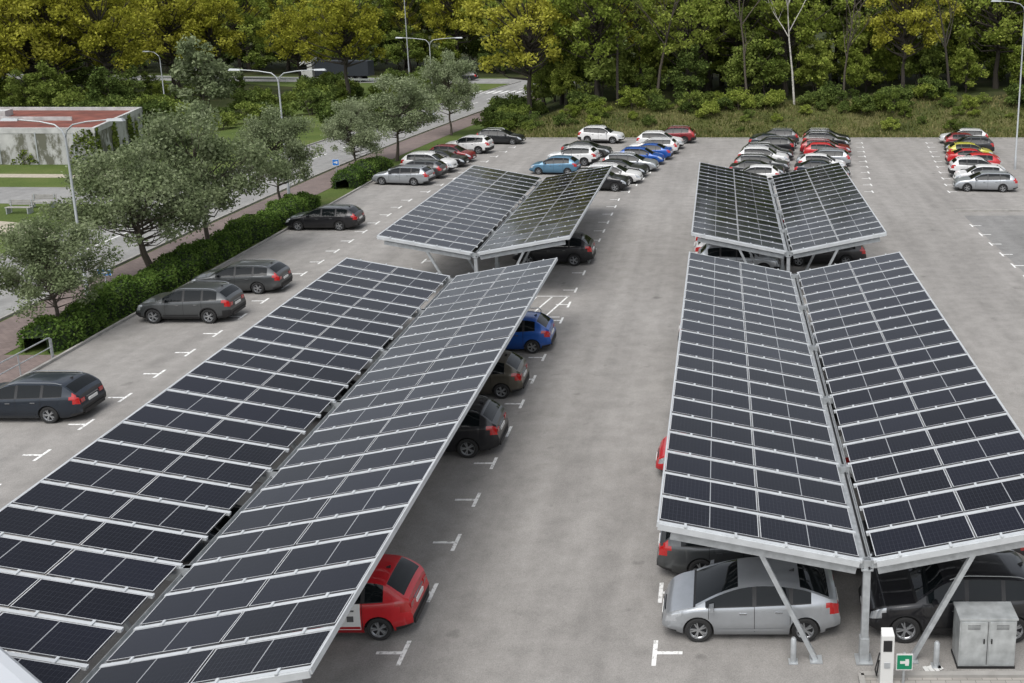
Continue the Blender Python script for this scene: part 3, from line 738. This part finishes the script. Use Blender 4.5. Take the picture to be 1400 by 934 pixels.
for k in range(3):
    b=MB(); b.tube([(0,-.4,0),(0,-.4,.7),(0,-.3,.8),(0,.3,.8),(0,.4,.7),(0,.4,0)],.025,8); obj('bike_stand',b.mesh('bike_stand',[M_galv],40),None,(-9.0-k*.7,46.2,0),math.pi/2)
for x,y in((-50,70.3),(-49.6,72.2)):
    e=empty('park_bench',(x,y,0)); b=MB(); 
    for k in range(3): b.box((0,-.2+k*.15,.46),(1.8,.12,.04),0); b.box((0,.28,.62+k*.13),(1.8,.03,.1),0)
    for sx in(-.75,.75): b.box((sx,-.1,.22),(.06,.42,.44),1); b.box((sx,.25,.5),(.06,.05,.95),1)
    obj('bench_seat',b.mesh('bench_seat',[M_kerb,M_steel]),e)

def ivywall():
    m,nt,b=newmat('concrete_ivy'); v=N(nt,'ShaderNodeTexCoord').outputs['Object']
    con=ramp(nt,noise(nt,v,.7,7,.65),[(.3,(.32,.32,.31)),(.7,(.48,.48,.46))])
    iv=ramp(nt,noise(nt,mapping(nt,v,(1,1,.5)),.55,8,.75),[(.48,0),(.56,1)])
    c=mix(nt,'MIX',iv,con,(.12,.12,.09)); nt.links.new(c,b.inputs['Base Color']); b.inputs['Roughness'].default_value=.95; return m
M_ivyw=ivywall(); M_redroof=simple('red_gravel_roof',(.15,.045,.03),.95,var=.4,scale=.8)
e=empty('concrete_building',(-56.5,90.4,0)); b=MB()
b.box((-16,8,1.5),(32,16,3.0),0); b.box((-16,8,2.99),(31,15.2,.12),1)
for c,d in (((-16,.12,3.1),(32.1,.3,.5)),((-16,15.88,3.1),(32.1,.3,.5)),((-.12,8,3.1),(.3,15.4,.5)),((-31.9,8,3.1),(.3,15.4,.5))): b.box(c,d,2)
b.box((-9,7.5,3.2),(9,.25,.4),2); b.box((-13,11,3.3),(2,2,.7),2)
for k in range(9): b.box((-2-k*3.4,-.03,1.5),(.12,.05,2.9),3)
b.v=[(x-.29*y,y,z) for x,y,z in b.v]
obj('building_walls',b.mesh('building_walls',[M_ivyw,M_redroof,simple('parapet',(.42,.42,.41),.8,var=.25,scale=1),M_steel]),e)
rng=np.random.default_rng(9); n=9000; side=rng.random(n)<.6
U=rng.random(n); Zz=rng.random(n)**.8*3.2
mask=(np.sin(U*40)+np.sin(U*17+2)+.6-Zz*.6)>0
P=np.stack([np.where(side,-U*32,.08),np.where(side,-.08,U*16),Zz],1)[mask]+rng.normal(0,.06,(mask.sum(),3))
P[:,0]-=.29*P[:,1]
me=foliage_mesh('ivy',MB(),leafverts(P,.15,rng,.1),[M_bark,L_mid]); obj('ivy',me,e)

e=empty('box_truck',(-66,171.5,.02),R(176)); b=MB()
b.box((3.6,0,1.95),(2.2,2.4,2.6),0); b.hexa([(x,y,z) for x,y,z in [(2.6,-1.15,3.2),(4.6,-1.15,3.2),(4.6,1.15,3.2),(2.6,1.15,3.2),(2.6,-1.1,3.9),(3.6,-1.1,3.9),(3.6,1.1,3.9),(2.6,1.1,3.9)]],0)
b.box((4.71,0,2.45),(.04,2.1,.9),1); 
for sd in(-1,1): b.box((3.9,sd*1.21,2.4),(1.1,.03,.8),1)
b.box((-2.6,0,2.3),(9.2,2.5,2.5),2); b.box((-.5,0,.85),(10,1.0,.3),3); b.box((4.72,0,1.1),(.06,2.2,.5),3)
for x in(3.6,-.4,-4.2,-5.5):
    for sd in(-1,1): b.tube([(x,sd*1.2,.52),(x,sd*.85,.52)],.52,18,3); b.tube([(x,sd*1.22,.52),(x,sd*1.2,.52)],.26,12,4)
o=obj('truck_body',b.mesh('truck_body',[PC['white'],M_cglass,simple('truck_box_dark',(.03,.035,.045),.5),M_tyre,M_rim]),e)
o.modifiers.new('bevel','BEVEL').width=.06
wagon.put(-44,173.5,'dgrey',180,'driving_car'); suv.put(-95,180,'white',174,'driving_car')
b=MB()
for i in range(len(cr)-1):
    if cr[i][0]<-48 :
        a=cr[i];c=cr[i+1]; b.beam((a[0],a[1]-5.6,.65),(c[0],c[1]-5.6,.65),.05,.3); b.box((a[0],a[1]-5.55,.35),(.08,.08,.7))
obj('guard_rail',b.mesh('guard_rail',[M_galv]))

e=empty('entrance_canopy',(0,0,0)); b=MB()
a=Vector((-12.1,15.0,5.0)); c=Vector((-10.8,14.1,5.0)); d=(c-a).normalized(); nn=Vector((d.y,-d.x,0))
pr=[(-.0,-.25),(.0,0),(.08,.10),(.25,.16),(.6,.2),(2.6,.25)]
p0=a-d*4;p1=c+d*3
for i in range(len(pr)-1):
    (u0,z0),(u1,z1)=pr[i],pr[i+1]; nz=Vector((0,0,1))
    b.face([p0+nn*u0+nz*z0,p1+nn*u0+nz*z0,p1+nn*u1+nz*z1,p0+nn*u1+nz*z1])
b.beam(p0+nn*1.3-Vector((0,0,.2)),p1+nn*1.3-Vector((0,0,.2)),2.5,.1)
for q in (p0+nn*.4,p1+nn*.4): b.tube([(q.x,q.y,0),(q.x,q.y,4.8)],.09,12)
obj('canopy_roof',b.mesh('canopy_roof',[simple('white_metal',(.6,.62,.64),.35,.3)],50),e)

# ------------------------------------------------------------------ light / camera
w=bpy.data.worlds.new('World'); scene.world=w; w.use_nodes=True; nt=w.node_tree
sky=N(nt,'ShaderNodeTexSky',sky_type='NISHITA'); sky.sun_disc=False; sky.sun_elevation=R(62); sky.sun_rotation=R(200); sky.dust_density=3.0; sky.air_density=1.0
hs=N(nt,'ShaderNodeHueSaturation'); hs.inputs['Saturation'].default_value=.3; hs.inputs['Value'].default_value=1.35
nt.links.new(sky.outputs[0],hs.inputs['Color']); nt.links.new(hs.outputs[0],nt.nodes['Background'].inputs[0]); nt.nodes['Background'].inputs[1].default_value=.15
sd=bpy.data.lights.new('sun','SUN'); sd.energy=2.0; sd.angle=R(45); sd.color=(1,.985,.96)
so=bpy.data.objects.new('sun',sd); COL.objects.link(so)
az=R(200); el=R(62); dirv=Vector((math.sin(az)*math.cos(el),math.cos(az)*math.cos(el),math.sin(el)))
so.rotation_euler=dirv.to_track_quat('Z','Y').to_euler(); so.location=(0,0,40)
cd=bpy.data.cameras.new('camera'); cam=bpy.data.objects.new('camera',cd); COL.objects.link(cam)
cd.sensor_width=36; cd.lens=36*1380/1400; cd.shift_x=-285/1400; cd.shift_y=-182/1400; cd.clip_end=4000; cd.clip_start=.1
cam.location=(0,0,15.9); cam.rotation_euler=(R(90-12.46),0,0); scene.camera=cam
scene.view_settings.view_transform='Standard'; scene.view_settings.look='None'; scene.view_settings.exposure=0
